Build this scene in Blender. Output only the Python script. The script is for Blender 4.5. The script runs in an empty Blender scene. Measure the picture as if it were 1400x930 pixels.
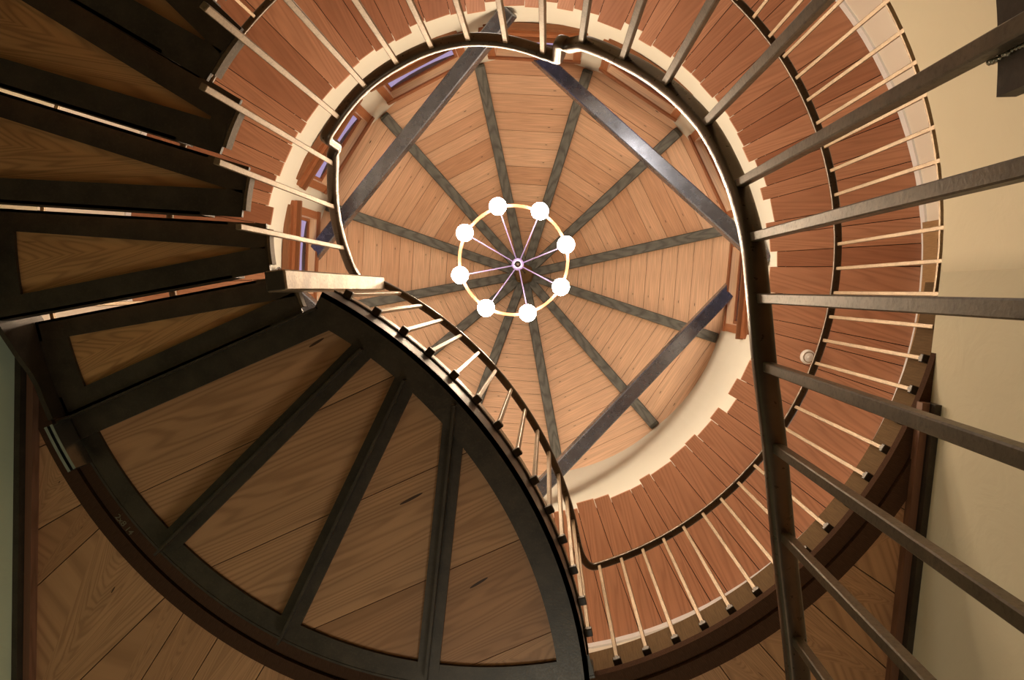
import bpy, math, random
from math import sin, cos, pi, radians, degrees, atan2, hypot, sqrt, tan
from mathutils import Vector, Matrix
random.seed(7)
COL = bpy.context.scene.collection
ZOFF = 1.5                      # geometry below is written with the lens at height 0; everything is lifted at the end
CX, CY = -0.285, -0.19          # axis of the stair tower
LX, LY = -1.78, 1.75            # centre of the landing's curved edge
WA = radians(3.9)               # the straight walls are turned by this angle
RW = 1.795                      # inner radius of the stair tower / half width of the hall

# ---------------------------------------------------------------- helpers
def pol(a, r, z=0.0, c=(CX, CY)):
    a = radians(a)
    return Vector((c[0] + r*cos(a), c[1] + r*sin(a), z))

class MB:
    def __init__(s): s.v = []; s.f = []; s.uv = []; s.t = []; s.sm = []
    def add(s, verts, faces, uvs=None, tone=.5, smooth=False):
        o = len(s.v); s.v += [tuple(p) for p in verts]
        for k, f in enumerate(faces):
            s.f.append([o+i for i in f]); s.t.append(tone); s.sm.append(smooth)
            s.uv.append(uvs[k] if uvs else [(0, 0)]*len(f))
    def prism(s, poly, z0, z1, udir=None, tone=.5, top=None):
        """vertical prism of a 2D outline; u runs along udir"""
        n = len(poly)
        if udir is None: udir = (1, 0)
        l = hypot(*udir); ux, uy = udir[0]/l, udir[1]/l
        ou, ov = random.uniform(0, 40), random.uniform(0, 40)
        m = lambda p: (ou + p[0]*ux + p[1]*uy, ov - p[0]*uy + p[1]*ux)
        a = sum(poly[i][0]*poly[(i+1) % n][1] - poly[(i+1) % n][0]*poly[i][1] for i in range(n))
        if a < 0: poly = poly[::-1]
        V = [(p[0], p[1], z0) for p in poly] + [(p[0], p[1], z1) for p in poly]
        F = [list(range(n))[::-1], [n+i for i in range(n)]]
        U = [[m(poly[i]) for i in range(n)][::-1], [m(p) for p in poly]]
        for i in range(n):
            j = (i+1) % n; F.append([i, j, n+j, n+i])
            q0, q1 = m(poly[i]), m(poly[j])
            U.append([q0, q1, (q1[0], q1[1]+z1-z0), (q0[0], q0[1]+z1-z0)])
        s.add(V, F, U, tone)
    def box(s, c, d, ax=None, tone=.5, bev=0.0):
        """box at centre c, full sizes d, along axes ax (3 vectors)"""
        ax = ax or (Vector((1, 0, 0)), Vector((0, 1, 0)), Vector((0, 0, 1)))
        c = Vector(c); X, Y, Z = [Vector(a).normalized() for a in ax]
        hx, hy, hz = d[0]/2, d[1]/2, d[2]/2
        ou, ov = random.uniform(0, 40), random.uniform(0, 40)
        P = lambda a, b, e: c + X*a + Y*b + Z*e
        if bev <= 0:
            V = [P(sx*hx, sy*hy, sz*hz) for sx in (-1, 1) for sy in (-1, 1) for sz in (-1, 1)]
            F = [[0, 1, 3, 2], [4, 6, 7, 5], [0, 4, 5, 1], [2, 3, 7, 6], [0, 2, 6, 4], [1, 5, 7, 3]]
            L = [(sx*hx, sy*hy, sz*hz) for sx in (-1, 1) for sy in (-1, 1) for sz in (-1, 1)]
        else:
            b = min(bev, hx*.9, hy*.9, hz*.9)
            L = []
            prof = [(-hx+b, -hy), (hx-b, -hy), (hx, -hy+b), (hx, hy-b), (hx-b, hy), (-hx+b, hy), (-hx, hy-b), (-hx, -hy+b)]
            n = 8
            for zz, k in ((-hz, b), (-hz+b, 0), (hz-b, 0), (hz, b)):
                for (px, py) in prof:
                    L.append((px*(1-k/hx), py*(1-k/hy), zz))
            V = [P(*q) for q in L]
            F = [list(range(8))[::-1], [24+i for i in range(8)]]
            for r in range(3):
                for i in range(8):
                    j = (i+1) % 8; F.append([r*8+i, r*8+j, r*8+8+j, r*8+8+i])
        U = []
        dom = max(range(3), key=lambda i: d[i])
        for f in F:
            p = [Vector(L[i]) for i in f]; nrm = (p[1]-p[0]).cross(p[2]-p[1])
            k = max(range(3), key=lambda i: abs(nrm[i]))
            oth = [i for i in range(3) if i != k]
            ua = dom if dom in oth else oth[0]; va = [i for i in oth if i != ua][0]
            U.append([(ou+q[ua], ov+q[va]+k*.37) for q in p])
        s.add(V, F, U, tone)
    def bar(s, a, b, w, h, side, tone=.5, bev=.002):
        """square bar from a to b; w across along side, h along the third axis"""
        a, b = Vector(a), Vector(b); Z = (b-a).normalized(); X = Vector(side); X = (X - Z*X.dot(Z)).normalized()
        s.box((a+b)/2, (w, h, (b-a).length), (X, Z.cross(X), Z), tone, bev)
    def sweep(s, pts, sides, prof, closed=False, smooth=False, tone=.5, caps=True):
        """sweep a profile [(across, up)] along pts; sides = the across direction at each point"""
        n, m = len(pts), len(prof); V = []; L = 0; ls = []
        for i in range(n):
            if closed: t = pts[(i+1) % n] - pts[i-1]
            else: t = pts[min(i+1, n-1)] - pts[max(i-1, 0)]
            t.normalize(); X = (sides[i] - t*sides[i].dot(t)).normalized(); Y = t.cross(X)
            V += [pts[i] + X*p[0] + Y*p[1] for p in prof]
            if i: L += (pts[i]-pts[i-1]).length
            ls.append(L)
        F = []; U = []; per = [0]
        for k in range(m): per.append(per[-1] + hypot(prof[(k+1) % m][0]-prof[k][0], prof[(k+1) % m][1]-prof[k][1]))
        for i in range(n if closed else n-1):
            j = (i+1) % n; lj = ls[j] if j else ls[-1]+.1
            for k in range(m):
                q = (k+1) % m
                F.append([i*m+k, i*m+q, j*m+q, j*m+k]); U.append([(ls[i], per[k]), (ls[i], per[k+1]), (lj, per[k+1]), (lj, per[k])])
        if caps and not closed:
            F.append(list(range(m))[::-1]); U.append([(p[0], p[1]) for p in prof][::-1])
            F.append([(n-1)*m+k for k in range(m)]); U.append([(p[0], p[1]) for p in prof])
        s.add(V, F, U, tone, smooth)
    def tube(s, a, b, r, n=12, r2=None, tone=.5):
        a, b = Vector(a), Vector(b); Z = (b-a).normalized(); X = Z.orthogonal().normalized(); Y = Z.cross(X); r2 = r if r2 is None else r2
        V = [a + (X*cos(2*pi*i/n) + Y*sin(2*pi*i/n))*r for i in range(n)] + [b + (X*cos(2*pi*i/n) + Y*sin(2*pi*i/n))*r2 for i in range(n)]
        s.add(V, [[i, (i+1) % n, n+(i+1) % n, n+i] for i in range(n)], None, tone, True)
        s.add(V[:n], [list(range(n))[::-1]], None, tone); s.add(V[n:], [list(range(n))], None, tone)
    def lathe(s, c, prof, n=32, tone=.5, smooth=True):
        c = Vector(c); m = len(prof); V = []
        for i in range(n):
            a = 2*pi*i/n; V += [c + Vector((p[0]*cos(a), p[0]*sin(a), p[1])) for p in prof]
        F = [[i*m+k, ((i+1) % n)*m+k, ((i+1) % n)*m+k+1, i*m+k+1] for i in range(n) for k in range(m-1)]
        s.add(V, F, None, tone, smooth)
    def arcwall(s, a0, a1, r, z0, z1, c=(CX, CY), n=None, inward=True, tone=.5):
        n = n or max(2, int(abs(a1-a0)/2.5)); V = []; U = []
        for i in range(n+1):
            a = a0 + (a1-a0)*i/n; V += [pol(a, r, z0, c), pol(a, r, z1, c)]
        F = [[2*i, 2*i+1, 2*i+3, 2*i+2] if inward else [2*i, 2*i+2, 2*i+3, 2*i+1] for i in range(n)]
        for f in F: U.append([(radians(a0+(a1-a0)*(q//2)/n)*r, z0 if q % 2 == 0 else z1) for q in f])
        s.add(V, F, U, tone, True)
    def arcsolid(s, a0, a1, r0, r1, z0, z1, c=(CX, CY), n=None, tone=.5, closed=False):
        """solid ring segment"""
        n = n or max(3, int(abs(a1-a0)/2.5))
        pts = [pol(a0+(a1-a0)*i/n, (r0+r1)/2, (z0+z1)/2, c) for i in range(n if closed else n+1)]
        sd = [pol(a0+(a1-a0)*i/n, 1, 0, (0, 0)) for i in range(n if closed else n+1)]
        h, w = (z1-z0)/2, (r1-r0)/2
        s.sweep(pts, sd, [(-w, -h), (w, -h), (w, h), (-w, h)], closed=closed, tone=tone)
    def build(s, name, mat, parent=None, loc=None, smooth=False):
        me = bpy.data.meshes.new(name); me.from_pydata(s.v, [], s.f)
        uv = me.uv_layers.new(name='UVMap'); ca = me.color_attributes.new('tone', 'FLOAT_COLOR', 'CORNER')
        k = 0
        for pi_, p in enumerate(me.polygons):
            for li in range(len(s.f[pi_])):
                uv.data[k].uv = s.uv[pi_][li]; t = s.t[pi_]; ca.data[k].color = (t, t, t, 1); k += 1
            p.use_smooth = s.sm[pi_] or smooth
        import bmesh
        bm = bmesh.new(); bm.from_mesh(me); bmesh.ops.recalc_face_normals(bm, faces=bm.faces); bm.to_mesh(me); bm.free()
        me.materials.append(mat)
        o = bpy.data.objects.new(name, me); COL.objects.link(o)
        if loc is not None:
            me.transform(Matrix.Translation(-Vector(loc))); o.location = loc
        if parent: attach(o, parent)
        return o

def wloc(o):
    v = Vector(o.location); p = o.parent
    while p: v += p.location; p = p.parent
    return v
def attach(o, parent):
    o.location = Vector(o.location) - wloc(parent); o.parent = parent
def root(name, loc, label, cat, group=None):
    o = bpy.data.objects.new(name, None); o.empty_display_size = .1; o.location = loc; COL.objects.link(o)
    return tag(o, label, cat, group)
def tag(o, label=None, cat=None, group=None, kind=None):
    if label: o['label'] = label
    if cat: o['category'] = cat
    if group: o['group'] = group
    if kind: o['kind'] = kind
    return o
def struct(o, label=None, cat=None):
    return tag(o, label, cat, None, 'structure')

def clip(poly, nx, ny, d):
    """keep the side nx*x+ny*y <= d"""
    out = []
    for i in range(len(poly)):
        a, b = poly[i], poly[(i+1) % len(poly)]
        fa, fb = nx*a[0]+ny*a[1]-d, nx*b[0]+ny*b[1]-d
        if fa <= 0: out.append(a)
        if (fa < 0 < fb) or (fb < 0 < fa):
            t = fa/(fa-fb); out.append((a[0]+(b[0]-a[0])*t, a[1]+(b[1]-a[1])*t))
    return out

# ---------------------------------------------------------------- materials
def nt(name):
    m = bpy.data.materials.new(name); m.use_nodes = True
    n = m.node_tree.nodes; l = m.node_tree.links; b = n['Principled BSDF']
    return m, n, l, b
def N(n, typ, **kw):
    x = n.new(typ)
    for k, v in kw.items(): setattr(x, k, v)
    return x
def mth(n, l, op, a, b=None, c=None):
    x = n.new('ShaderNodeMath'); x.operation = op
    for i, q in enumerate((a, b, c)):
        if q is None: continue
        if isinstance(q, (int, float)): x.inputs[i].default_value = q
        else: l.new(q, x.inputs[i])
    return x.outputs[0]
def mixc(n, l, f, a, b, mode='MIX'):
    x = n.new('ShaderNodeMix'); x.data_type = 'RGBA'; x.blend_type = mode
    for sck, q in ((x.inputs[0], f), (x.inputs[6], a), (x.inputs[7], b)):
        if isinstance(q, (int, float)): sck.default_value = q
        elif isinstance(q, tuple): sck.default_value = (*q, 1) if len(q) == 3 else q
        else: l.new(q, sck)
    return x.outputs[2]

def wood(name, ca, cb, cgrain, rings=55, warp=16, gstr=.5, knots=.9, rough=.5, tonev=.45, knot_scale=2.2, spec=.3):
    """boards: ca..cb by tone, cgrain = colour of the late-wood lines; UV in metres, u along the board"""
    m, n, l, b = nt(name)
    uv = N(n, 'ShaderNodeUVMap', uv_map='UVMap'); sp = N(n, 'ShaderNodeSeparateXYZ'); l.new(uv.outputs[0], sp.inputs[0])
    u, v = sp.outputs[0], sp.outputs[1]
    def vec(a, bb, cc=0.0):
        x = N(n, 'ShaderNodeCombineXYZ'); l.new(mth(n, l, 'MULTIPLY', u, a), x.inputs[0]); l.new(mth(n, l, 'MULTIPLY', v, bb), x.inputs[1]); x.inputs[2].default_value = cc
        return x.outputs[0]
    def noise(vc, sc, det=2, r=.5):
        x = N(n, 'ShaderNodeTexNoise'); l.new(vc, x.inputs['Vector']); x.inputs['Scale'].default_value = sc; x.inputs['Detail'].default_value = det; x.inputs['Roughness'].default_value = r
        return x.outputs['Fac']
    w = noise(vec(.9, 3.2), 1.0, 1.5, .45)
    ph = mth(n, l, 'ADD', mth(n, l, 'MULTIPLY', v, rings*.45), mth(n, l, 'MULTIPLY', w, warp*2.2))
    s_ = mth(n, l, 'SINE', mth(n, l, 'MULTIPLY', ph, 2.0))
    s_ = mth(n, l, 'POWER', mth(n, l, 'ADD', mth(n, l, 'MULTIPLY', s_, .5), .5), 2.2)
    fine = noise(vec(2.5, 90), 1.0, 3, .6)
    blot = noise(vec(1.3, 4), 1.4, 3, .55)
    g = mth(n, l, 'MULTIPLY', mth(n, l, 'ADD', mth(n, l, 'MULTIPLY', s_, .7), mth(n, l, 'MULTIPLY', fine, .6)), gstr)
    at = N(n, 'ShaderNodeAttribute', attribute_name='tone')
    base = mixc(n, l, at.outputs['Fac'], ca, cb)
    base = mixc(n, l, g, base, cgrain)
    sh = mth(n, l, 'ADD', mth(n, l, 'MULTIPLY', blot, .7), .66)
    vm = N(n, 'ShaderNodeVectorMath', operation='SCALE'); l.new(base, vm.inputs[0]); l.new(sh, vm.inputs['Scale'])
    base = vm.outputs[0]
    # knots
    vo = N(n, 'ShaderNodeTexVoronoi'); l.new(vec(1.0, 1.35, .3), vo.inputs['Vector']); vo.inputs['Scale'].default_value = knot_scale
    sepc = N(n, 'ShaderNodeSeparateColor'); l.new(vo.outputs['Color'], sepc.inputs[0])
    thr = mth(n, l, 'SUBTRACT', mth(n, l, 'MULTIPLY', mth(n, l, 'POWER', sepc.outputs[0], 2.0), .11), .028)
    kn = N(n, 'ShaderNodeMapRange'); kn.clamp = True
    l.new(mth(n, l, 'SUBTRACT', vo.outputs['Distance'], thr), kn.inputs[0]); kn.inputs[1].default_value = -.012; kn.inputs[2].default_value = .012; kn.inputs[3].default_value = knots; kn.inputs[4].default_value = 0
    base = mixc(n, l, kn.outputs[0], base, tuple(x*.22 for x in cgrain))
    halo = N(n, 'ShaderNodeMapRange'); halo.clamp = True; l.new(mth(n, l, 'SUBTRACT', vo.outputs['Distance'], thr), halo.inputs[0]); halo.inputs[1].default_value = 0; halo.inputs[2].default_value = .07; halo.inputs[3].default_value = .3*knots; halo.inputs[4].default_value = 0
    base = mixc(n, l, halo.outputs[0], base, cgrain)
    v2 = N(n, 'ShaderNodeTexVoronoi'); l.new(vec(1.0, 1.0, 2.3), v2.inputs['Vector']); v2.inputs['Scale'].default_value = 3.6
    s2 = N(n, 'ShaderNodeSeparateColor'); l.new(v2.outputs['Color'], s2.inputs[0])
    dot = mth(n, l, 'MULTIPLY', mth(n, l, 'LESS_THAN', v2.outputs['Distance'], mth(n, l, 'MULTIPLY', s2.outputs[1], .065)), mth(n, l, 'GREATER_THAN', s2.outputs[0], .45))
    base = mixc(n, l, mth(n, l, 'MULTIPLY', dot, min(1, knots)), base, (.03, .012, .006))
    l.new(base, b.inputs['Base Color']); b.inputs['Roughness'].default_value = rough; b.inputs['Specular IOR Level'].default_value = spec
    bp = N(n, 'ShaderNodeBump'); bp.inputs['Strength'].default_value = .12; bp.inputs['Distance'].default_value = .004; l.new(fine, bp.inputs['Height']); l.new(bp.outputs[0], b.inputs['Normal'])
    return m

def steel(name, ca, cb, metal=.55, rough=.42, scale=9, worn=None, wornamt=.0, fine=14):
    m, n, l, b = nt(name)
    tc = N(n, 'ShaderNodeTexCoord'); no = N(n, 'ShaderNodeTexNoise'); l.new(tc.outputs['Object'], no.inputs['Vector']); no.inputs['Scale'].default_value = scale; no.inputs['Detail'].default_value = 5; no.inputs['Roughness'].default_value = .65
    no2 = N(n, 'ShaderNodeTexNoise'); l.new(tc.outputs['Object'], no2.inputs['Vector']); no2.inputs['Scale'].default_value = scale*fine; no2.inputs['Detail'].default_value = 3
    r = N(n, 'ShaderNodeMapRange'); l.new(no.outputs['Fac'], r.inputs[0]); r.inputs[1].default_value = .35; r.inputs[2].default_value = .65
    c = mixc(n, l, r.outputs[0], ca, cb)
    if worn:
        q = N(n, 'ShaderNodeMapRange'); l.new(no2.outputs['Fac'], q.inputs[0]); q.inputs[1].default_value = .52; q.inputs[2].default_value = .72; q.inputs[4].default_value = wornamt
        c = mixc(n, l, q.outputs[0], c, worn)
    l.new(c, b.inputs['Base Color']); b.inputs['Metallic'].default_value = metal
    l.new(mth(n, l, 'ADD', mth(n, l, 'MULTIPLY', no2.outputs['Fac'], .22), rough-.1), b.inputs['Roughness'])
    bp = N(n, 'ShaderNodeBump'); bp.inputs['Strength'].default_value = .15; bp.inputs['Distance'].default_value = .002; l.new(no2.outputs['Fac'], bp.inputs['Height']); l.new(bp.outputs[0], b.inputs['Normal'])
    return m

def plaster(name, ca, cb, rough=.75, scale=1.2, bump=.25):
    m, n, l, b = nt(name)
    tc = N(n, 'ShaderNodeTexCoord'); no = N(n, 'ShaderNodeTexNoise'); l.new(tc.outputs['Object'], no.inputs['Vector']); no.inputs['Scale'].default_value = scale; no.inputs['Detail'].default_value = 4
    r = N(n, 'ShaderNodeMapRange'); l.new(no.outputs['Fac'], r.inputs[0]); r.inputs[1].default_value = .3; r.inputs[2].default_value = .7
    l.new(mixc(n, l, r.outputs[0], ca, cb), b.inputs['Base Color']); b.inputs['Roughness'].default_value = rough; b.inputs['Specular IOR Level'].default_value = .25
    n2 = N(n, 'ShaderNodeTexNoise'); l.new(tc.outputs['Object'], n2.inputs['Vector']); n2.inputs['Scale'].default_value = 5; n2.inputs['Detail'].default_value = 3; n2.inputs['Distortion'].default_value = 2.5
    bp = N(n, 'ShaderNodeBump'); bp.inputs['Strength'].default_value = bump; bp.inputs['Distance'].default_value = .01; l.new(n2.outputs['Fac'], bp.inputs['Height']); l.new(bp.outputs[0], b.inputs['Normal'])
    return m
def plain(name, c, rough=.5, metal=0, emit=None, es=0):
    m, n, l, b = nt(name)
    tc = N(n, 'ShaderNodeTexCoord'); no = N(n, 'ShaderNodeTexNoise'); l.new(tc.outputs['Object'], no.inputs['Vector']); no.inputs['Scale'].default_value = 30
    l.new(mixc(n, l, no.outputs['Fac'], tuple(x*.9 for x in c), tuple(min(1, x*1.1) for x in c)), b.inputs['Base Color'])
    b.inputs['Roughness'].default_value = rough; b.inputs['Metallic'].default_value = metal
    if emit: b.inputs['Emission Color'].default_value = (*emit, 1); b.inputs['Emission Strength'].default_value = es
    return m

M = {}
M['roof'] = wood('roof_fir', (.62, .355, .215), (.82, .56, .38), (.38, .18, .09), rings=80, warp=9, gstr=.36, knot_scale=2.6, rough=.55)
M['plank'] = wood('ceiling_redwood', (.36, .15, .08), (.58, .29, .17), (.22, .08, .04), rings=70, warp=10, gstr=.34, knot_scale=2.3, rough=.55)
M['soffit'] = wood('soffit_pine', (.47, .24, .115), (.57, .31, .155), (.25, .115, .05), rings=110, warp=22, gstr=.55, knot_scale=1.6, rough=.5)
M['treadwood'] = wood('tread_ply', (.56, .30, .12), (.64, .35, .14), (.27, .13, .05), rings=100, warp=26, gstr=.6, knots=.3, knot_scale=1.2, rough=.5)
M['rafter'] = wood('weathered_rafter', (.11, .115, .105), (.18, .185, .17), (.045, .045, .04), rings=90, warp=6, gstr=.6, knots=.4, rough=.7)
M['casing'] = wood('window_casing', (.33, .125, .055), (.42, .17, .075), (.2, .07, .03), rings=60, warp=7, gstr=.4, knots=.2, rough=.4)
M['rimwood2'] = wood('sill_wood', (.20, .085, .04), (.26, .11, .05), (.1, .04, .02), rings=60, warp=6, gstr=.4, knots=.1, rough=.4)
M['headwood'] = wood('window_jamb_wood', (.84, .60, .40), (.90, .68, .48), (.55, .33, .18), rings=60, warp=6, gstr=.35, knots=.2, rough=.45)
M['trimwood'] = wood('corner_trim_wood', (.20, .095, .055), (.25, .12, .07), (.09, .04, .02), rings=80, warp=6, gstr=.5, knots=.4, rough=.5)
M['fascia'] = wood('fascia_wood', (.16, .10, .05), (.24, .155, .08), (.06, .035, .018), rings=120, warp=6, gstr=.6, knots=.2, rough=.85, spec=.05)
M['rimwood'] = wood('dark_rim_wood', (.062, .032, .018), (.09, .046, .026), (.04, .018, .01), rings=80, warp=6, gstr=.5, knots=.2, rough=.85, spec=.05)
M['doorcase'] = wood('door_casing_wood', (.36, .23, .11), (.42, .27, .14), (.2, .11, .05), rings=60, warp=6, gstr=.4, knots=.1)
M['steel'] = steel('dark_steel', (.085, .065, .045), (.15, .12, .085), metal=.35, rough=.42, worn=(.3, .22, .14), wornamt=.35)
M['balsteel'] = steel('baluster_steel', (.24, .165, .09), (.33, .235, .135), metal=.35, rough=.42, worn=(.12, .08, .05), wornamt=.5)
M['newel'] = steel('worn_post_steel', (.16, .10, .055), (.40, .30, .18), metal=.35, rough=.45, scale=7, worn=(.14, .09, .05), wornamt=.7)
M['shadebal'] = steel('shaded_baluster_steel', (.13, .105, .072), (.20, .16, .11), metal=.4, rough=.4, scale=12, worn=(.08, .06, .04), wornamt=.5)  # darker copy of the baluster steel, shade on the near bars put into the colour
M['plate'] = steel('worn_plate_steel', (.11, .075, .04), (.16, .11, .06), metal=.2, rough=.6, worn=(.28, .20, .12), wornamt=.6)
M['black'] = steel('black_steel', (.034, .025, .016), (.062, .046, .030), metal=.3, rough=.42, worn=(.10, .075, .05), wornamt=.3)
M['rail'] = steel('rail_steel', (.085, .062, .045), (.14, .105, .075), metal=.5, rough=.3, scale=5)
M['tie'] = steel('tie_steel', (.14, .15, .18), (.22, .235, .28), metal=.75, rough=.25, scale=3, fine=5)
M['bright'] = steel('bright_steel', (.35, .36, .36), (.5, .51, .5), metal=.95, rough=.2)
M['hallwall'] = plaster('hall_plaster', (.64, .58, .42), (.70, .645, .48))
M['leftwall'] = plaster('left_plaster', (.50, .57, .41), (.55, .62, .45))
M['drum'] = plaster('drum_plaster', (.76, .755, .67), (.82, .815, .73), bump=.1)
M['upwall'] = plaster('upper_plaster', (.78, .72, .62), (.83, .78, .68), bump=.08)
M['white'] = plaster('white_trim', (.84, .85, .86), (.86, .87, .88), .5, bump=0)
M['stone'] = plaster('floor_slate', (.22, .19, .16), (.30, .26, .22), rough=.5)
M['dark'] = plain('dark_backing', (.02, .014, .01), .9)
M['copper'] = plain('copper_ring', (.25, .09, .045), .5, .3)
M['violet'] = plain('rod_steel_violet_highlight', (.36, .30, .62), .35, .4)  # violet highlights of the rods put into the base colour
M['bulb'] = plain('lit_bulb_glass', (1, .9, .75), .3, 0, (1.0, .775, .54), 145)
M['plastic'] = plain('detector_plastic', (.82, .80, .76), .4)
M['chalk'] = plain('faded_chalk', (.17, .14, .08), .9)
M['weld'] = steel('weld_bead', (.40, .36, .30), (.55, .52, .45), metal=.9, rough=.3, scale=60)
def glass():
    m, n, l, b = nt('window_glass'); n.remove(b); out = [x for x in n if x.type == 'OUTPUT_MATERIAL'][0]
    t = N(n, 'ShaderNodeBsdfTransparent'); t.inputs[0].default_value = (.93, .92, .96, 1); g = N(n, 'ShaderNodeBsdfGlossy'); g.inputs['Roughness'].default_value = .03
    mx = N(n, 'ShaderNodeMixShader'); mx.inputs[0].default_value = .05; l.new(t.outputs[0], mx.inputs[1]); l.new(g.outputs[0], mx.inputs[2]); l.new(mx.outputs[0], out.inputs[0])
    return m
M['glass'] = glass()

CH = lambda w, h, b=.004: [(-w/2+b, -h/2), (w/2-b, -h/2), (w/2, -h/2+b), (w/2, h/2-b), (w/2-b, h/2), (-w/2+b, h/2), (-w/2, h/2-b), (-w/2, -h/2+b)]
def OVAL(w, h, n=16, p=.55):
    out = []
    for i in range(n):
        a = 2*pi*i/n + pi/n; c, s = cos(a), sin(a)
        out.append((w/2*math.copysign(abs(c)**p, c), h/2*math.copysign(abs(s)**p, s)))
    return out

# ---------------------------------------------------------------- the setting, lower level
FL = -1.5
nR = (cos(WA), sin(WA))                         # outward normal of the right wall
dR = nR[0]*CX + nR[1]*CY                        # n.c
AT = degrees(WA)
T = Vector((-sin(WA), cos(WA), 0))              # along the walls
LEN = 3.6
def wallbox(name, side, mat, label):
    m = MB(); n = Vector((nR[0]*side, nR[1]*side, 0)); c = Vector((CX, CY, 0)) + n*(RW+.06) + T*(LEN/2); c.z = (FL+2.70)/2
    m.box(c, (.12, LEN, 2.70-FL), (n, T, Vector((0, 0, 1)))); return struct(m.build(name, mat), label, 'wall')
wallbox('wall_right', 1, M['hallwall'], 'cream plaster hall wall on the right behind the near balusters')
wallbox('wall_left', -1, M['leftwall'], 'dim green-grey plaster hall wall at the lower left edge')
m = MB(); m.arcsolid(180+AT, 360+AT, RW, RW+.15, FL, 2.70, n=72)
struct(m.build('wall_tower', M['hallwall'], smooth=True), 'curved cream plaster wall around the stair', 'wall')
m = MB(); m.box(Vector((CX, CY, 0)) + T*(LEN+.06) + Vector((0, 0, (FL+2.75)/2)), (RW*2+.24, .12, 2.75-FL), (Vector((nR[0], nR[1], 0)), T, Vector((0, 0, 1))))
struct(m.build('wall_hall', M['hallwall']), 'plaster end wall of the lower hall', 'wall')
m = MB(); m.box((CX, CY+.9, FL-.05), (4.6, 6.6, .1)); struct(m.build('floor', M['stone']), 'stone floor of the lower hall', 'floor')

# wall / ceiling corner: wood trim, plus a black strip standing in for the shadow gap
for k, (side, nm) in enumerate(((1, 'right'), (-1, 'left'))):
    n = Vector((nR[0]*side, nR[1]*side, 0)); m = MB(); m2 = MB()
    st = .5 if side > 0 else .42
    for mm, off, w, z0, z1 in ((m, .040, .028, 2.62, 2.66), (m2, .012, .024, 2.59, 2.66)):
        c = Vector((CX, CY, 0)) + n*(RW-off) + T*((LEN+st)/2); c.z = (z0+z1)/2
        mm.box(c, (w, LEN-st, z1-z0), (n, T, Vector((0, 0, 1))))
    struct(m.build('trim_%d' % (2*k+1), M['trimwood']), 'reddish wood strip along the top of the %s hall wall' % nm, 'trim')
    struct(m2.build('trim_%d' % (2*k+2), M['black']), 'black strip standing in for the shadow gap in the corner above the %s hall wall' % nm, 'trim')

# hall ceiling boards outside the ring beam
def seam_planks(mb, seams, z0, z1, ri):
    """seams: (angle at ring, direction angle)"""
    for (a0, d0), (a1, d1) in zip(seams, seams[1:]):
        g = .06
        pts = [pol(a0+g+(a1-a0-2*g)*i/8, ri) for i in range(9)]
        o1 = pts[-1] + Vector((cos(radians(d1)), sin(radians(d1)), 0))*3.4; o0 = pts[0] + Vector((cos(radians(d0)), sin(radians(d0)), 0))*3.4
        poly = [(p.x, p.y) for p in pts] + [(o1.x, o1.y), (o0.x, o0.y)]
        poly = clip(poly, nR[0], nR[1], dR+RW+.02); poly = clip(poly, -nR[0], -nR[1], -dR+RW+.02)
        poly = clip(poly, T.x, T.y, T.x*CX+T.y*CY+LEN)
        if len(poly) > 2:
            am = radians((d0+d1)/2); mb.prism(poly, z0, z1, (cos(am), sin(am)), random.random())
m = MB()
seams = [(2, 4), (14, 13), (24, 20), (32, 28), (40.5, 34.3), (47, 41), (54.7, 48.3), (60, 54), (66, 62), (74, 70), (82, 80), (90, 90), (97, 99), (103, 108), (109.5, 114), (116.7, 121), (123.4, 121.5), (128.6, 123), (131.4, 136.0), (143.1, 138), (146.6, 150), (155, 157), (165, 168), (175, 180)]
seam_planks(m, seams, 2.66, 2.69, 1.93)
struct(m.build('ceiling_hall', M['soffit']), 'tan pine board ceiling of the hall outside the round opening', 'ceiling')
# upper floor slab above it
m = MB(); m.arcsolid(0, 360, 1.870, 3.55, 2.704, 2.76, n=96, closed=True)
struct(m.build('floor_gallery', M['fascia']), 'wooden gallery floor around the round opening', 'floor')
m = MB()
for s0, s1 in ((0, 1),):
    poly = [(p.x, p.y) for p in [pol(a, 1.95) for a in range(0, 185, 4)]]
m.arcsolid(0, 183, 1.95, 3.2, 2.694, 2.703, n=60); struct(m.build('floor_gallery_backing', M['dark']), 'dark backing sheet added above the board gaps of the hall ceiling', 'floor')  # thin dark sheet added so the gaps between hall boards stay dark

# ---------------------------------------------------------------- ring beam and wood fascia
rb = root('ring_beam', (CX, CY+1.86, 2.66), 'dark curved rim beam around the round floor opening with pale wood face', 'beam')
m = MB(); m.arcsolid(2, 183, 1.886, 1.952, 2.652, 2.75, n=90); m.build('outer_band', M['rimwood'], rb)
m = MB(); m.arcsolid(2, 183, 1.822, 1.882, 2.666, 2.702, n=90); m.arcsolid(75.5, 157, 1.808, 1.826, 2.6665, 2.695, n=50); m.build('inner_band', M['rimwood'], rb)
m = MB(); m.arcsolid(5, 160, 1.842, 1.868, 2.703, 2.885, n=90); m.build('fascia_board', M['fascia'], rb)

fc = bpy.data.curves.new('chalk_marks', 'FONT'); fc.body = '2x8 14'; fc.size = .036; fc.extrude = .0003; fc.offset = .0004
fo_ = bpy.data.objects.new('chalk_marks', fc); COL.objects.link(fo_); fc.materials.append(M['chalk'])
ux, uy = Vector((.62, .785, 0)), Vector((.785, -.62, 0))
fo_.matrix_world = Matrix((ux, uy, Vector((0, 0, -1)))).transposed().to_4x4(); fo_.location = Vector((-1.783, .938, 2.6635)); attach(fo_, rb)
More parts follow.
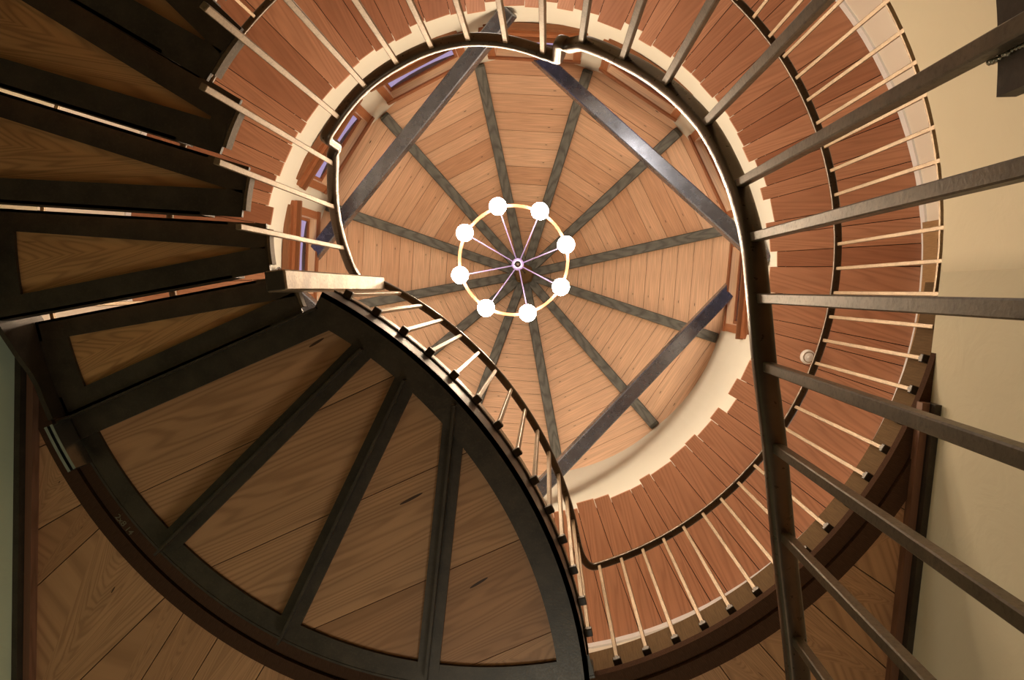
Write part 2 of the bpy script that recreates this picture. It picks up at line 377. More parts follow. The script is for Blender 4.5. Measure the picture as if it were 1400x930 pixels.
# ---------------------------------------------------------------- landing
ld = root('stair_landing', (-1.2, 1.0, 2.66), 'lens-shaped landing overhead at lower left, pine boards on black steel beams', 'landing')
HA = 156.6
def lens(r1, r2, ha, hoff=0.0, n=80):
    poly = [(CX+r1*cos(2*pi*i/n), CY+r1*sin(2*pi*i/n)) for i in range(n)]
    for i in range(120):
        a = 2*pi*i/120; poly = clip(poly, cos(a), sin(a), LX*cos(a)+LY*sin(a)+r2)
    h = radians(ha); hn = (-sin(h), cos(h))       # keep the side with smaller angle
    return clip(poly, hn[0], hn[1], hn[0]*CX+hn[1]*CY-hoff)
L0 = lens(1.80, 1.93, HA, .0)
m = MB()
ud = Vector((.907, -.421)); nd = Vector((.421, .907))
sv = [-.9, -.45, -.05, .347, .745, 1.15, 1.547, 1.95]
# seam offsets measured along nd from the tower axis
for s0, s1 in zip(sv, sv[1:]):
    k = nd.x*CX+nd.y*CY
    q = clip(L0, nd.x, nd.y, k+s1-.0015); q = clip(q, -nd.x, -nd.y, -(k+s0+.0015))
    if len(q) > 2: m.prism(q, 2.645, 2.67, (ud.x, ud.y), random.random())
m.build('board_soffit', M['soffit'], ld)
m = MB(); m.prism(lens(1.80, 1.93, HA, .0), 2.673, 2.74); m.build('backing', M['dark'], ld)  # first prism: dark slab added over the soffit boards to keep their gaps dark
m = MB(); m.prism(lens(1.83, 1.935, HA, .0), 2.745, 2.775, (ud.x, ud.y)); m.build('floor_boards', M['fascia'], ld)
# curved inner beam (flange, web) following the landing edge
def larc(a): return a
A0, A1 = -62.4, -6.0
m = MB(); m.arcsolid(A0, A1, 1.845, 1.965, 2.60, 2.615, c=(LX, LY), n=40); m.arcsolid(A0, A1, 1.945, 1.965, 2.60, 2.76, c=(LX, LY), n=40)
m.build('edge_beam', M['black'], ld)
m = MB(); m.arcsolid(A0, A1, 1.950, 1.972, 2.742, 2.750, c=(LX, LY), n=40); m.build('edge_lip', M['black'], ld)
m = MB(); m.arcsolid(A0+.5, A1, 1.964, 1.974, 2.752, 2.805, c=(LX, LY), n=40); m.build('edge_strip', M['balsteel'], ld)
m = MB(); m.arcsolid(74.5, HA, 1.712, 1.806, 2.632, 2.645, n=50); m.arcsolid(74.5, HA, 1.796, 1.806, 2.63, 2.75, n=50); m.build('rim_plate', M['black'], ld)
def joist(a, r0, r1, fl, aw=None, name='joist', stem=True):
    m = MB(); P, Q = pol(a, r0, 2.632), pol(a, r1, 2.632); d = (Q-P).normalized(); sd = Vector((-d.y, d.x, 0))
    m.box((P+Q)/2, (fl, (Q-P).length, .02), (sd, d, Vector((0, 0, 1))))
    if stem:
        P2, Q2 = P + Vector((0, 0, -.035)), Q + d*.05 + Vector((0, 0, -.035))
        m.box((P2+Q2)/2, (.010, (Q2-P2).length, .055), (sd, d, Vector((0, 0, 1))))
    return m.build(name, M['black'], ld)
joist(135.7, .60, 1.74, .088); joist(116.1, .60, 1.74, .088); joist(96.3, .64, 1.74, .088)
hd = radians(HA); dv = Vector((cos(hd), sin(hd), 0)); sd = Vector((-dv.y, dv.x, 0))
m = MB(); P, Q = pol(HA, .66, 2.60), pol(HA, 1.80, 2.60)
m.box((P+Q)/2 - sd*.045 + Vector((0, 0, .02)), (.10, (Q-P).length, .02), (sd, dv, Vector((0, 0, 1))))
m.box((P+Q)/2 + Vector((0, 0, .03)), (.008, (Q-P).length, .13), (sd, dv, Vector((0, 0, 1))))
m.build('header_beam', M['black'], ld)
m = MB()
for r in (1.775, 1.80): m.arcsolid(150.2, 156.4, r-.006, r+.006, 2.50, 2.60, n=6)
o = m.build('bracket', M['bright'], ld); o['label'] = 'bright bare steel bracket'

# ---------------------------------------------------------------- balcony railing
ZT, ZB = 3.73, 2.735
RB = 1.829
br = root('balcony_railing', (CX+RB, CY, 2.75), 'round steel balcony railing with thin square balusters, top and bottom rails, above the opening', 'railing')
def lpt(a, r, z): return pol(a, r, z, (LX, LY))
RL = 1.984
ring_a0, ring_a1 = 71.0, -202.0
land_pts = [lpt(-64.5 + 54*i/60, RL, ZT) for i in range(61)]
cen = Vector((LX, LY, 0))
pts = list(land_pts); sides = [(p - Vector((LX, LY, ZT))).normalized() for p in pts]
# rounded corner into the ring
c0 = pts[-1]; c1 = pol(ring_a0+.8, RB, ZT); t0 = (pts[-1]-pts[-2]).normalized(); t1 = pol(ring_a0-.2, RB, ZT) - pol(ring_a0+.8, RB, ZT); t1.normalize()
# corner point = intersection of tangents
den = t0.x*t1.y-t0.y*t1.x; s_ = ((c1.x-c0.x)*t1.y-(c1.y-c0.y)*t1.x)/den
K = c0 + t0*max(.02, s_)
for i in range(1, 12):
    t = i/12; p = c0*(1-t)**2 + K*2*t*(1-t) + c1*t*t; tg = (K-c0)*(1-t) + (c1-K)*t; tg.normalize()
    pts.append(p); sides.append(Vector((tg.y, -tg.x, 0)) if (Vector((tg.y, -tg.x, 0))).dot(sides[-1]) > 0 else Vector((-tg.y, tg.x, 0)))
nring = 150
flip = None
for i in range(nring+1):
    a = ring_a0+.8 + (ring_a1-ring_a0-.8)*i/nring; p = pol(a, RB, ZT); pts.append(p)
    v = pol(a, 1, 0, (0, 0))
    if flip is None: flip = 1 if v.dot(sides[-1]) > 0 else -1
    sides.append(v*flip)
m = MB(); m.sweep(pts, sides, OVAL(.040, .026, 12), smooth=True); m.build('top_rail', M['rail'], br)
m = MB(); m.arcsolid(7, ring_a1, RB-.008, RB+.008, 2.768, 2.780, n=140); pass; m.build('bottom_rail', M['balsteel'], br)
def baluster_mesh():
    m = MB(); m.box((0, 0, 0), (.0175, .0175, ZT-.012-ZB), bev=.0018); o = m.build('baluster', M['balsteel']); return o
bal0 = baluster_mesh(); mclip = MB(); mclip.box((0, 0, 0), (.034, .034, .024), bev=.003); mclip.box((.0, 0, .016), (.026, .010, .02)); clip0 = mclip.build('foot_clip', M['black'])
used = False
def place_bal(p, ang, foot=True):
    global used
    b = bal0 if not used else bal0.copy(); c = None
    if foot: c = clip0 if not used else clip0.copy()
    if used:
        COL.objects.link(b)
        if c: COL.objects.link(c)
    used = True
    b.location = Vector((p.x, p.y, (ZT-.012+ZB)/2)) - br.location; b.rotation_euler = (0, 0, ang); b.parent = br
    if not c: return
    c.location = (0, 0, ZB - (ZT-.012+ZB)/2 + .006); c.parent = b
# measured against the photograph: upper tops at these tower angles
step = 4.055
a = 71.4; k = 0
while a > ring_a1:
    place_bal(pol(a, RB), radians(a), a > 12); a -= step
for i in range(1, 15):
    al = -60.7 + 3.93*(i-1)
    place_bal(lpt(al, RL, 0), radians(al))
NP = Vector((-.932, -.030, 0))
m = MB(); m.box((NP.x, NP.y, (2.30+3.735)/2), (.074, .074, 3.735-2.30), (Vector((.99, -.12, 0)), Vector((.12, .99, 0)), Vector((0, 0, 1))), bev=.006)
nw = m.build('newel_post', M['newel'], br); nw['label'] = 'thick square newel post with worn golden face'
m = MB(); m.box((NP.x, NP.y, 2.297), (.066, .066, .006), (Vector((.99, -.12, 0)), Vector((.12, .99, 0)), Vector((0, 0, 1))), bev=.002); attach(m.build('end_cap', M['black']), nw)

# ---------------------------------------------------------------- the winding stair
SR = 0.70
IDX = [(180.8, 3.27), (195, 3.06), (208.8, 2.86), (222.3, 2.63), (235, 2.59), (247.2, 2.56), (258.9, 2.52), (270.2, 2.49), (281.3, 2.48), (292.6, 2.48), (304, 2.20), (316.2, 2.07), (329, 1.90), (342.5, 1.71), (356.8, 1.54), (367.5, 1.40), (377.3, 1.26)]
STR = []
sc_ = root('winding_staircase', (CX-1.2, CY-.6, FL), 'dark steel winding staircase with triangular wood treads climbing at the left', 'staircase')
sr = root('stair_handrail', (CX+.9, CY, 1.0), 'near helical stair handrail with square steel balusters sweeping from lower right over the top', 'railing')
# tread boundaries
edges = [156.8, 169.8, 183.6, 197.0, 210.6, 223.8, 236.6, 248.8, 260.6, 272, 283, 294.2, 305.5, 317.8, 330.6, 344, 359.5]
zbot = [2.585, 2.395, 2.20, 2.0, 1.80, 1.62, 1.60, 1.58, 1.56, 1.55, 1.50, 1.28, 1.11, .93, .77, .585]
OR = 1.765
GAP = [.1, .22, .12, .12, -.22] + [.1]*13
for k in range(16):
    a0, a1, zb = edges[k]+GAP[k], edges[k+1]-GAP[k+1], zbot[k]
    if k == 0: a0 = edges[0]+.1
    tr = None
    m = MB()
    ctr = Vector((CX, CY, 0))
    d0, d1 = pol(a0, 1, 0, (0, 0)), pol(a1, 1, 0, (0, 0))
    n0, n1 = Vector((-d0.y, d0.x, 0)), Vector((d1.y, -d1.x, 0))     # pointing into the tread
    ri, ro = (.715 if k < 15 else .717), OR
    bw = .078
    def sidebar(d, n):
        A, B = ctr + d*ri, ctr + d*ro
        # bottom leg of the angle and the upright leg
        poly = [A, B, B + n*bw, A + n*.088]
        m.prism([(p.x, p.y) for p in poly], zb, zb+.012)
        q = [A + d*.14, B, B + n*.010, A + d*.14 + n*.010]
        m.prism([(p.x, p.y) for p in q], zb, zb+.10)
    sidebar(d0, n0); sidebar(d1, n1)
    # outer bar and inner web
    m.arcsolid(a0, a1, ro-.115, ro, zb+.001, zb+.013, n=6); m.arcsolid(a0, a1, ro-.012, ro, zb, zb+.10, n=6)
    m.arcsolid(a0+.5, a1-.5, ri, ri+.06, zb+.001, zb+.013, n=4)
    if k == 15:
        m.arcsolid(a0, a1+1.2, ri-.006, ri+.012, zb, zb+.10, n=8); m.arcsolid(a0, a1+1.2, ri, ri+.12, zb+.014, zb+.022, n=8)
    tr = m.build('tread', M['black'], sc_)
    # wood board: full wedge lying on the legs
    m = MB(); pts_ = [pol(a0+.8+(a1-a0-1.6)*i/6, ro-.015) for i in range(7)] + [pol(a1-1.2, ri+.02), pol(a0+1.2, ri+.02)]
    am = radians((a0+a1)/2)
    m.prism([(p.x, p.y) for p in pts_], zb+.016, zb+.05, (cos(am), sin(am)), random.random())
    attach(m.build('tread_board', M['treadwood']), tr)
    # nose plate at the inner end, its face catches the light
    m = MB(); m.arcsolid(a0+1.8, a1-1.4, ri-.012, ri-.001, zb+.002, zb+.038, n=6)
    attach(m.build('end_plate', M['plate']), tr)
# outer stringer
m = MB(); pp = []; ss = []
for i in range(0, 80):
    a = 157 + (358-157)*i/79
    # interpolate z
    z = 0
    for j in range(15):
        m0, m1 = (edges[j]+edges[j+1])/2, (edges[j+1]+edges[j+2])/2
        if a <= m0 and j == 0: z = zbot[0]; break
        if m0 <= a <= m1: t = (a-m0)/(m1-m0); z = zbot[j]*(1-t)+zbot[j+1]*t; break
    else: z = zbot[15]
    pp.append(pol(a, 1.779, z+.05)); ss.append(pol(a, 1, 0, (0, 0)))
m.sweep(pp, ss, [(-.010, -.09), (.010, -.09), (.010, .12), (-.010, .12)]); m.build('outer_stringer', M['black'], sc_)
# platform at the foot of the winders, just right of the frame
m = MB(); m.prism([(.46, -.10), (1.42, .06), (1.36, 1.3), (.60, 1.3)], .27, .33, (0, 1)); m.build('lower_platform', M['treadwood'], sc_)
m = MB(); m.bar((.455, -.12, .28), (.60, 1.3, .28), .03, .14, (1, 0, 0)); m.build('platform_stringer', M['black'], sc_)
for (x, y) in ((.64, 1.22), (1.30, 1.22), (1.36, .12)):
    m = MB(); m.bar((x, y, FL), (x, y, .27), .08, .08, (1, 0, 0)); m.build('platform_post', M['black'], sc_)
# ---- handrail path
path = []; sd_ = []
def zrail(a):
    for (a0, z0), (a1, z1) in zip(IDX, IDX[1:]):
        if a0 <= a <= a1: return z0 + (z1-z0)*(a-a0)/(a1-a0)
    return IDX[-1][1]
# straight section coordinates: unprojected from the photo at its own depth
X0 = .402
def rail_arc(a0, z0, a1, z1, n, skip=False):
    for i in range(n+1):
        if skip and i == 0: continue
        t = i/n; a = a0+(a1-a0)*t; path.append(pol(a, SR, z0+(z1-z0)*t)); sd_.append(pol(a, 1, 0, (0, 0)))
def seg(idx0, idx1):
    for k in range(idx0, idx1):
        rail_arc(IDX[k][0], IDX[k][1], IDX[k+1][0], IDX[k+1][1], 4, skip=bool(path) and k > idx0)
def bez(P0, P1, P2, a0, a1, n=6):
    for i in range(1, n):
        t = i/n; path.append(P0*(1-t)**2 + P1*2*t*(1-t) + P2*t*t); a = a0+(a1-a0)*t; sd_.append(pol(a, 1, 0, (0, 0)))
# from the newel
path.append(pol(167.5, SR-.01, 3.45)); sd_.append(pol(167.5, 1, 0, (0, 0)))
path.append(pol(174, SR, 3.36)); sd_.append(pol(174, 1, 0, (0, 0)))
seg(0, 2)
def jog(aj, z_hi, z_lo, r=.035):
    da = degrees(r/SR)
    rail_end = pol(aj-da, SR, z_hi); path.append(rail_end); sd_.append(pol(aj-da, 1, 0, (0, 0)))
    bez(rail_end, pol(aj, SR, z_hi), pol(aj, SR, z_hi-r), aj-da, aj)
    path.append(pol(aj, SR, z_hi-r)); sd_.append(pol(aj, 1, 0, (0, 0)))
    path.append(pol(aj, SR, z_lo+r)); sd_.append(pol(aj, 1, 0, (0, 0)))
    bez(pol(aj, SR, z_lo+r), pol(aj, SR, z_lo), pol(aj+da, SR, z_lo), aj, aj+da)
    path.append(pol(aj+da, SR, z_lo)); sd_.append(pol(aj+da, 1, 0, (0, 0)))
jog(214.5, 2.80, 2.64)
seg(3, 9)
jog(297.5, 2.47, 2.29)
seg(10, 14)
# lower run, bending away from the curve and levelling off
LOWP = [(.415, -.229, 1.54), (.415, -.105, 1.42), (.414, .017, 1.36), (.420, .147, 1.33), (.440, .302, 1.32), (.460, .475, 1.32), (.488, .681, 1.32), (.512, .87, 1.32), (.54, 1.06, 1.32), (.565, 1.25, 1.32)]
path = path[:-1]; sd_ = sd_[:-1]
ctl = [path[-2]] + [Vector(q) for q in LOWP]
def cr(P, i, t):
    a, b, c, d = P[max(i-1, 0)], P[i], P[min(i+1, len(P)-1)], P[min(i+2, len(P)-1)]
    return (b*2 + (c-a)*t + (a*2-b*5+c*4-d)*t*t + (-a+b*3-c*3+d)*t*t*t)*.5
for i in range(1, len(ctl)-1):
    for t in (0, .25, .5, .75):
        path.append(cr(ctl, i, t))
path.append(ctl[-1])
while len(sd_) < len(path):
    k = len(sd_); tg = path[min(k+1, len(path)-1)] - path[k-1]; tg.z = 0; tg.normalize(); v = Vector((tg.y, -tg.x, 0))
    sd_.append(v if v.dot(sd_[-1]) > 0 else -v)
m = MB(); m.sweep(path, sd_, OVAL(.044, .040, 16), smooth=True); m.build('handrail', M['rail'], sr)
spots = [(pol(a, SR-.002, z), radians(a)) for a, z in IDX[:14]] + [(Vector(q), 0.0) for q in LOWP]
for i, (p, an) in enumerate(spots):
    if i < 4: zb = (2.14, 1.96, 1.77, 1.60)[i]
    elif i < 14: zb = zbot[i]-.02 if i < 14 else .5
    else: zb = .25
    if i == 14: zb = .56
    mm = MB(); L = p.z-.016-zb; w = .019
    mm.box((0, 0, 0), (w, w, L), bev=.002); b = mm.build('baluster', M['shadebal'] if i > 9 else M['balsteel']); b.rotation_euler = (0, 0, an)
    b.location = Vector((p.x, p.y, zb+L/2)) - sr.location; b.parent = sr
# weld where the near baluster meets the tread end
q = Vector(LOWP[0]); m = MB()
for i in range(16):
    c = Vector((q.x+.0105, q.y+.0105+random.uniform(-.001, .001), .615+.0055*i)); r = random.uniform(.0022, .0042)
    m.lathe(c, [(.0002, -r), (r*.8, -r*.5), (r, 0), (r*.8, r*.5), (.0002, r)], n=8)
o = m.build('weld', M['weld'], sr); o['label'] = 'bright rough weld bead'

# ---------------------------------------------------------------- upper room
m = MB(); m.arcwall(0, 360, 3.37, 2.74, 5.80, n=120)
struct(m.build('wall_gallery', M['upwall']), 'pale curved wall of the gallery room behind the balcony balusters', 'wall')
m = MB(); m.arcsolid(0, 360, 3.352, 3.372, 5.715, 5.785, n=120, closed=True)
struct(m.build('trim_5', M['white']), 'thin white trim where the gallery wall meets the red board ceiling', 'trim')
# door casing on the right of the gallery wall
dr = bpy.data.objects.new('door_1', None); COL.objects.link(dr); dr.location = pol(4, 3.34, 2.76); struct(dr, 'reddish wood door with tan casing on the gallery wall at right', 'door')
m = MB(); m.arcsolid(-6, 15, 3.30, 3.372, 5.46, 5.66, n=14); m.arcsolid(-6, -3.5, 3.30, 3.372, 2.76, 5.48, n=3); m.arcsolid(12.5, 15, 3.30, 3.372, 2.76, 5.48, n=3); m.build('door_casing', M['doorcase'], dr)
m = MB(); m.arcsolid(-3.6, 12.6, 3.335, 3.36, 2.76, 5.47, n=14); m.build('door_panel', M['casing'], dr)

# red board ceiling ring
m = MB(); a = 0.0; ZP = 5.78; first = a
while a < 359.2:
    w = random.choice((3.1, 3.6, 4.0, 4.6, 5.4, 6.2))*.92
    if a + w > 358.0: w = 360 - a
    ri = 2.15 + random.choice((-.025, -.01, 0, 0, .01, .025, .045)) - (.03*random.random() if 15 < a < 90 else 0); g = .06
    p = [pol(a+g, ri), pol(a+g, 3.40), pol(a+w/2, 3.402), pol(a+w-g, 3.40), pol(a+w-g, ri)]
    z = ZP + random.uniform(0, .008); am = radians(a+w/2)
    m.prism([(q.x, q.y) for q in p], z, z+.02, (cos(am), sin(am)), random.random()); a += w
struct(m.build('ceiling', M['plank']), 'red-brown radial board ceiling ring with jagged inner ends', 'ceiling')
m = MB(); m.arcsolid(0, 360, 2.22, 3.5, 5.812, 5.90, n=90, closed=True); struct(m.build('ceiling_backing', M['dark']), 'dark deck added above the radial ceiling boards to darken the gaps', 'ceiling')  # slab added behind the boards so the gaps read dark

# drum wall with window openings
ZD0, ZD1 = 5.80, 7.275; WZ0, WZ1 = 6.40, 7.00; WH = 10.6; RD = 2.20
wc = [184+30*k for k in range(7)]
def inwin(a):
    for c in wc:
        d = (a-c+180) % 360-180
        if abs(d) < WH-.01: return True
    return False
br_ = sorted(set([x for c in wc for x in (c-WH, c+WH)] + [x for x in range(0, 361, 3) if not inwin(x)] + [c+q for c in wc for q in (-7, -3.5, 0, 3.5, 7)]))
br_ = sorted(set(round(x % 360, 3) for x in br_)) + [360.0 + sorted(set(round(x % 360, 3) for x in br_))[0]]
m = MB()
for a0, a1 in zip(br_, br_[1:]):
    if a1-a0 < .01: continue
    bands = [(ZD0, WZ0), (WZ0, WZ1), (WZ1, ZD1)]
    for k, (z0, z1) in enumerate(bands):
        if k == 1 and inwin((a0+a1)/2): continue
        m.arcwall(a0, a1, RD, z0, z1, n=1); m.arcwall(a0, a1, RD+.07, z0, z1, n=1, inward=False)
struct(m.build('wall_drum', M['drum'], smooth=True), 'cream plaster drum wall between the red boards and the cone roof', 'wall')

wname = ['far left', 'upper left', 'top left', 'top centre', 'top right', 'upper right', 'far right']
for k, c in enumerate(wc):
    w = bpy.data.objects.new('window_%d' % (k+1), None); COL.objects.link(w); w.location = pol(c, RD, WZ0)
    struct(w, 'reddish wood framed drum window at the %s of the cone roof' % wname[k], 'window')
    ax = pol(c, 1, 0, (0, 0)); tg = Vector((-ax.y, ax.x, 0)); up = Vector((0, 0, 1)); zc = (WZ0+WZ1)/2
    ctr = pol(c, RD*cos(radians(WH)), zc)                        # chord plane
    hw = RD*sin(radians(WH)); hh = (WZ1-WZ0)/2
    m = MB(); cw = .075                                          # casing boards standing proud of the wall
    for sgn in (-1, 1):
        m.box(ctr + tg*sgn*(hw+cw/2-.02) - ax*.012, (.07, cw, 2*hh+.05), (ax, tg, up), random.random())
    m.box(ctr + up*(hh+.008) - ax*.050, (.016, 2*hw+2*cw-.03, .07), (ax, tg, up), random.random())
    m.box(ctr - up*(hh+.035) - ax*.006, (.085, 2*hw+2*cw+.03, .09), (ax, tg, up), random.random())
    m.build('casing', M['casing'], w)
    m = MB(); m.box(ctr - up*(hh+.105) - ax*.0, (.05, 2*hw+2*cw-.06, .06), (ax, tg, up), random.random()); m.box(ctr - up*(hh-.01) - ax*.02, (.13, 2*hw+2*cw+.05, .03), (ax, tg, up), random.random())
    m.build('sill', M['rimwood2'], w)
    m = MB()                                                     # deep jambs and head
    for sgn in (-1, 1):
        m.box(ctr + tg*sgn*(hw-.012) + ax*.015, (.10, .024, 2*hh), (ax, tg, up), random.random())
    m.box(ctr + up*(hh-.012) + ax*.000, (.088, 2*hw, .024), (ax, tg, up), random.random())
    m.build('jamb', M['headwood'], w)
    m = MB(); sw = .028
    for sgn in (-1, 1):
        m.box(ctr + tg*sgn*(hw-.024-sw/2) + ax*.042, (.022, sw, 2*hh-.03), (ax, tg, up))
        m.box(ctr + up*sgn*(hh-.024-sw/2) + ax*.042, (.022, 2*hw-.05, sw), (ax, tg, up))
    m.build('sash', M['casing'], w)
    m = MB(); m.box(ctr + ax*.042, (.006, 2*hw-.10, 2*hh-.10), (ax, tg, up)); m.build('pane', M['glass'], w)

# ---------------------------------------------------------------- cone roof
AZ = 8.70; RA = 3.7 ; SL = (AZ-7.20)/2.20
RX, RY = CX, CY
m = MB(); bk = MB()
for f in range(12):
    fa = RA + 30*f; ax = pol(fa, 1, 0, (0, 0)); tg = Vector((-ax.y, ax.x, 0))
    apx = Vector((RX, RY, AZ))
    def P(a, s, dz=0): return apx + ax*a + tg*s + Vector((0, 0, -SL*a + dz))
    e = random.uniform(.02, .12); bounds = [0.03]
    a = .10+e
    while a < 2.19: bounds.append(a); a += random.choice((.135, .15, .165, .18))
    bounds.append(2.275)
    for a0, a1 in zip(bounds, bounds[1:]):
        g = .0022; t15 = tan(radians(15)); ou, ov = random.uniform(0, 40), random.uniform(0, 40); k = 1/cos(atan2(SL, 1))
        h0, h1 = (a0+g)*t15, (a1-g)*t15
        V = [P(a0+g, -h0), P(a0+g, h0), P(a1-g, h1), P(a1-g, -h1)]; V += [q + Vector((0, 0, .02)) for q in V]
        uvp = [(ou-h0, ov), (ou+h0, ov), (ou+h1, ov+(a1-a0)*k), (ou-h1, ov+(a1-a0)*k)]
        F = [[0, 1, 2, 3], [7, 6, 5, 4], [0, 4, 5, 1], [2, 6, 7, 3], [1, 5, 6, 2], [3, 7, 4, 0]]
        m.add(V, F, [[uvp[i % 4] for i in ff] for ff in F], random.random())
    h = 2.275*tan(radians(15))
    bk.add([P(0, 0, .03), P(2.275, -h, .03), P(2.275, h, .03)], [[0, 1, 2]])
struct(m.build('ceiling_cone', M['roof']), 'light fir board cone roof above the drum', 'ceiling')
struct(bk.build('roof_backing', M['dark']), 'dark roof deck added above the cone boards to keep light out', 'roof')  # cone added behind the boards so no light leaks through the gaps
clock = {}
for f in range(12):
    ra = RA + 15 + 30*f; d = pol(ra, 1, 0, (0, 0)); sd = Vector((-d.y, d.x, 0))
    # direction in the photo as a clock hour
    hr = round((degrees(atan2(d.x, -d.y)) % 360)/30*2)/2; h = int(hr); txt = '%s%s' % ('half past ' if hr != h else '', {0: 'twelve', 1: 'one', 2: 'two', 3: 'three', 4: 'four', 5: 'five', 6: 'six', 7: 'seven', 8: 'eight', 9: 'nine', 10: 'ten', 11: 'eleven', 12: 'twelve'}[h])
    A = Vector((RX, RY, AZ)) + d*.10 + Vector((0, 0, -SL*.10*.966-.055)); B = Vector((RX, RY, AZ)) + d*2.17 + Vector((0, 0, -SL*2.17*.966-.055))
    m = MB(); m.bar(A, B, .105, .11, sd, random.random(), .008)
    tag(m.build('rafter', M['rafter'], loc=B), 'weathered grey rafter running from the apex towards %s o\'clock' % txt, 'rafter', 'rafters of the cone roof')
m = MB(); m.lathe((RX, RY, 0), [(.001, AZ-.28), (.10, AZ-.28), (.125, AZ-.25), (.125, AZ-.05), (.001, AZ-.05)], n=8, smooth=False)
tag(m.build('apex_boss', M['fascia'], loc=(RX, RY, AZ-.28)), 'octagonal wooden boss at the apex where the rafters meet', 'boss')

# steel ties, each rising a quarter turn round the drum
tl = {270: 'from the top of the drum down to the left', 0: 'from the right side up to the top of the drum', 90: 'crossing the lower right of the cone roof', 180: 'behind the newel post at left, mostly hidden by the landing'}
for a0, r0, z0, r1, z1 in ((270, 2.19, 5.99, 2.19, 7.08), (0, 2.19, 6.04, 2.19, 7.08), (90, 2.19, 6.04, 2.19, 7.08), (180, 2.19, 6.04, 2.19, 7.08)):
    P, Q = pol(a0-1, r0, z0), pol(a0-90+4, r1, z1)
    m = MB(); m.bar(P, Q, .135, .135, Vector((0, 0, 1)).cross(Q-P), .5, .010)
    tag(m.build('tie_beam', M['tie'], loc=P), 'blue-grey square steel tie beam ' + tl[a0], 'beam', 'steel tie beams under the cone roof')

# ---------------------------------------------------------------- chandelier
hx, hy = -.262, -.225; ZR = 5.30; ZH = 6.10; RC = .420
ch = root('chandelier', (hx, hy, ZR), 'round copper ring chandelier with eight glowing globe bulbs under the cone roof', 'chandelier')
m = MB(); pts = [Vector((hx+RC*cos(2*pi*i/72), hy+RC*sin(2*pi*i/72), ZR)) for i in range(72)]
sd2 = [Vector((cos(2*pi*i/72), sin(2*pi*i/72), 0)) for i in range(72)]
m.sweep(pts, sd2, [(-.011, -.016), (.011, -.016), (.011, .016), (-.011, .016)], closed=True); m.build('ring', M['copper'], ch)
m = MB(); m.tube((hx, hy, ZH), (RX*.5+hx*.5, RY*.5+hy*.5, 8.45), .012); m.build('stem', M['black'], ch)
m = MB(); m.lathe((hx, hy, ZH), [(.028, -.03), (.05, -.03), (.055, 0), (.05, .03), (.028, .03), (.028, -.03)], n=28); m.build('hub', M['violet'], ch)
m = MB(); m.lathe((hx, hy, 0), [(.001, 8.44), (.055, 8.44), (.06, 8.41), (.001, 8.40)], n=20)
for i in range(8):
    a = atan2(285-355.8, 680.6-700.6) + i*pi/4 + .0; d = Vector((cos(a), sin(a), 0)); R0 = Vector((hx, hy, ZR)) + d*RC; H0 = Vector((hx, hy, ZH)) + d*.045
    m = MB(); m.tube(R0 + Vector((0, 0, .01)), H0, .0055, 10); m.build('rod', M['violet'], ch)
    m = MB(); m.lathe(R0, [(.001, .03), (.02, .03), (.022, -.02), (.016, -.05), (.001, -.05)], n=16); so = m.build('socket', M['copper'], ch)
    m = MB(); r = .066; pr = [(max(.0005, r*sin(pi*k/14)), -.095 - r*cos(pi*k/14)) for k in range(15)]
    m.lathe(R0, pr, n=24); attach(m.build('bulb', M['bulb']), so)

# smoke detector
m = MB(); q = Vector((2.176, .561, 5.782)); m.lathe(q, [(.001, -.035), (.028, -.037), (.034, -.032), (.05, -.030), (.060, -.018), (.062, 0), (.001, 0)], n=32)
sm = tag(m.build('smoke_detector', M['plastic'], loc=q), 'round white smoke detector on the red board ceiling at right', 'smoke detector')
m = MB(); m.lathe(q, [(.040, -.0335), (.046, -.0325), (.046, -.030), (.040, -.030), (.040, -.0335)], n=32); m.build('vent_ring', M['balsteel'], sm)
m = MB(); m.lathe(q, [(.001, -.040), (.010, -.040), (.012, -.036), (.001, -.036)], n=16); m.build('test_button', M['plastic'], sm)

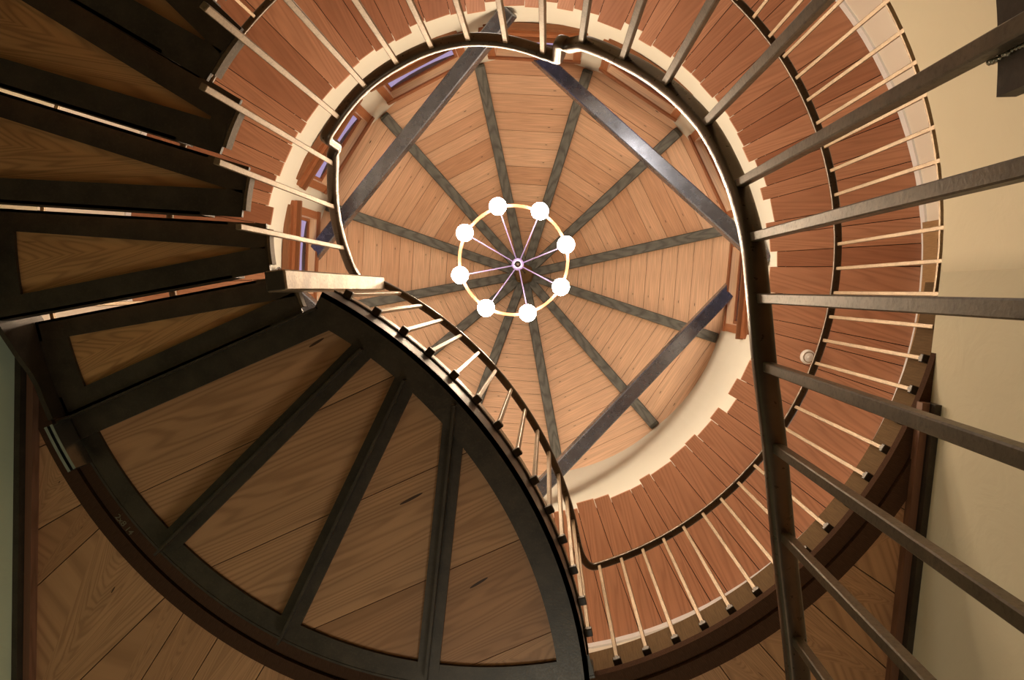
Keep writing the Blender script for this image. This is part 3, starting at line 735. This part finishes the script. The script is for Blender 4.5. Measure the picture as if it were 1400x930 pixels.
# ---------------------------------------------------------------- light and camera
wd = bpy.data.worlds.new('sky'); bpy.context.scene.world = wd; wd.use_nodes = True
bg = wd.node_tree.nodes['Background']; bg.inputs[0].default_value = (.50, .39, .60, 1); bg.inputs[1].default_value = 1.0
def area(name, loc, tgt, size, power, col):
    L = bpy.data.lights.new(name, 'AREA'); L.energy = power; L.size = size; L.color = col; o = bpy.data.objects.new(name, L); COL.objects.link(o)
    o.location = loc; o.rotation_euler = (Vector(tgt)-Vector(loc)).to_track_quat('-Z', 'Y').to_euler(); return o
area('hall_right_fill', (-.6, 3.0, .9), (1.5, .9, 2.2), .6, 3.2, (1, .95, .80))  # fill added to brighten the right side of the hall, no fixture there
area('hall_left_fill', (.2, 3.0, .6), (-2.1, 1.2, 1.8), .6, 15, (1, .98, .84))  # added fill that lifts the left hall wall
area('hall_low_fill', (-1.2, 2.4, -.9), (-.6, .6, 2.6), .9, 3.8, (1, .78, .52))  # warm fill added low in the hall, no lamp stands there
area('gallery_fill', (-.3, -2.9, 4.2), (.6, 1.8, 5.2), .8, 30, (1, .92, .82))  # added fill that brightens the gallery room
area('gallery_cool_fill', (2.6, 1.7, 4.0), (-1.5, -.5, 5.6), .8, 18, (.9, .93, 1))  # cool fill added inside the gallery, no window is built here

ROT = [[0.9986779721758169, 0.003803345721891984, -0.05126248581680501], [0.0, 0.9972589698876364, 0.07399018163682462], [0.051403384040336966, -0.07389236455798438, 0.9959405657815287]]
R_ = Matrix(ROT)
cam = bpy.data.cameras.new('camera'); co = bpy.data.objects.new('camera', cam); COL.objects.link(co)
cx_, cy_, cz_ = R_.col[0], R_.col[1], R_.col[2]
mw = Matrix((cx_, -cy_, -cz_)).transposed().to_4x4(); co.matrix_world = mw
cam.sensor_width = 36; cam.lens = 36*930/1400; cam.clip_start = .01; cam.clip_end = 60
sc = bpy.context.scene; sc.camera = co
for o in list(COL.objects):
    if o.parent is None:
        o.location = Vector(o.location) + Vector((0, 0, ZOFF))
sc.view_settings.view_transform = 'Standard'; sc.view_settings.look = 'None'; sc.view_settings.exposure = 0.0
sc.cycles.max_bounces = 8; sc.cycles.diffuse_bounces = 5; sc.cycles.use_denoising = True
sc.cycles.sample_clamp_indirect = 6
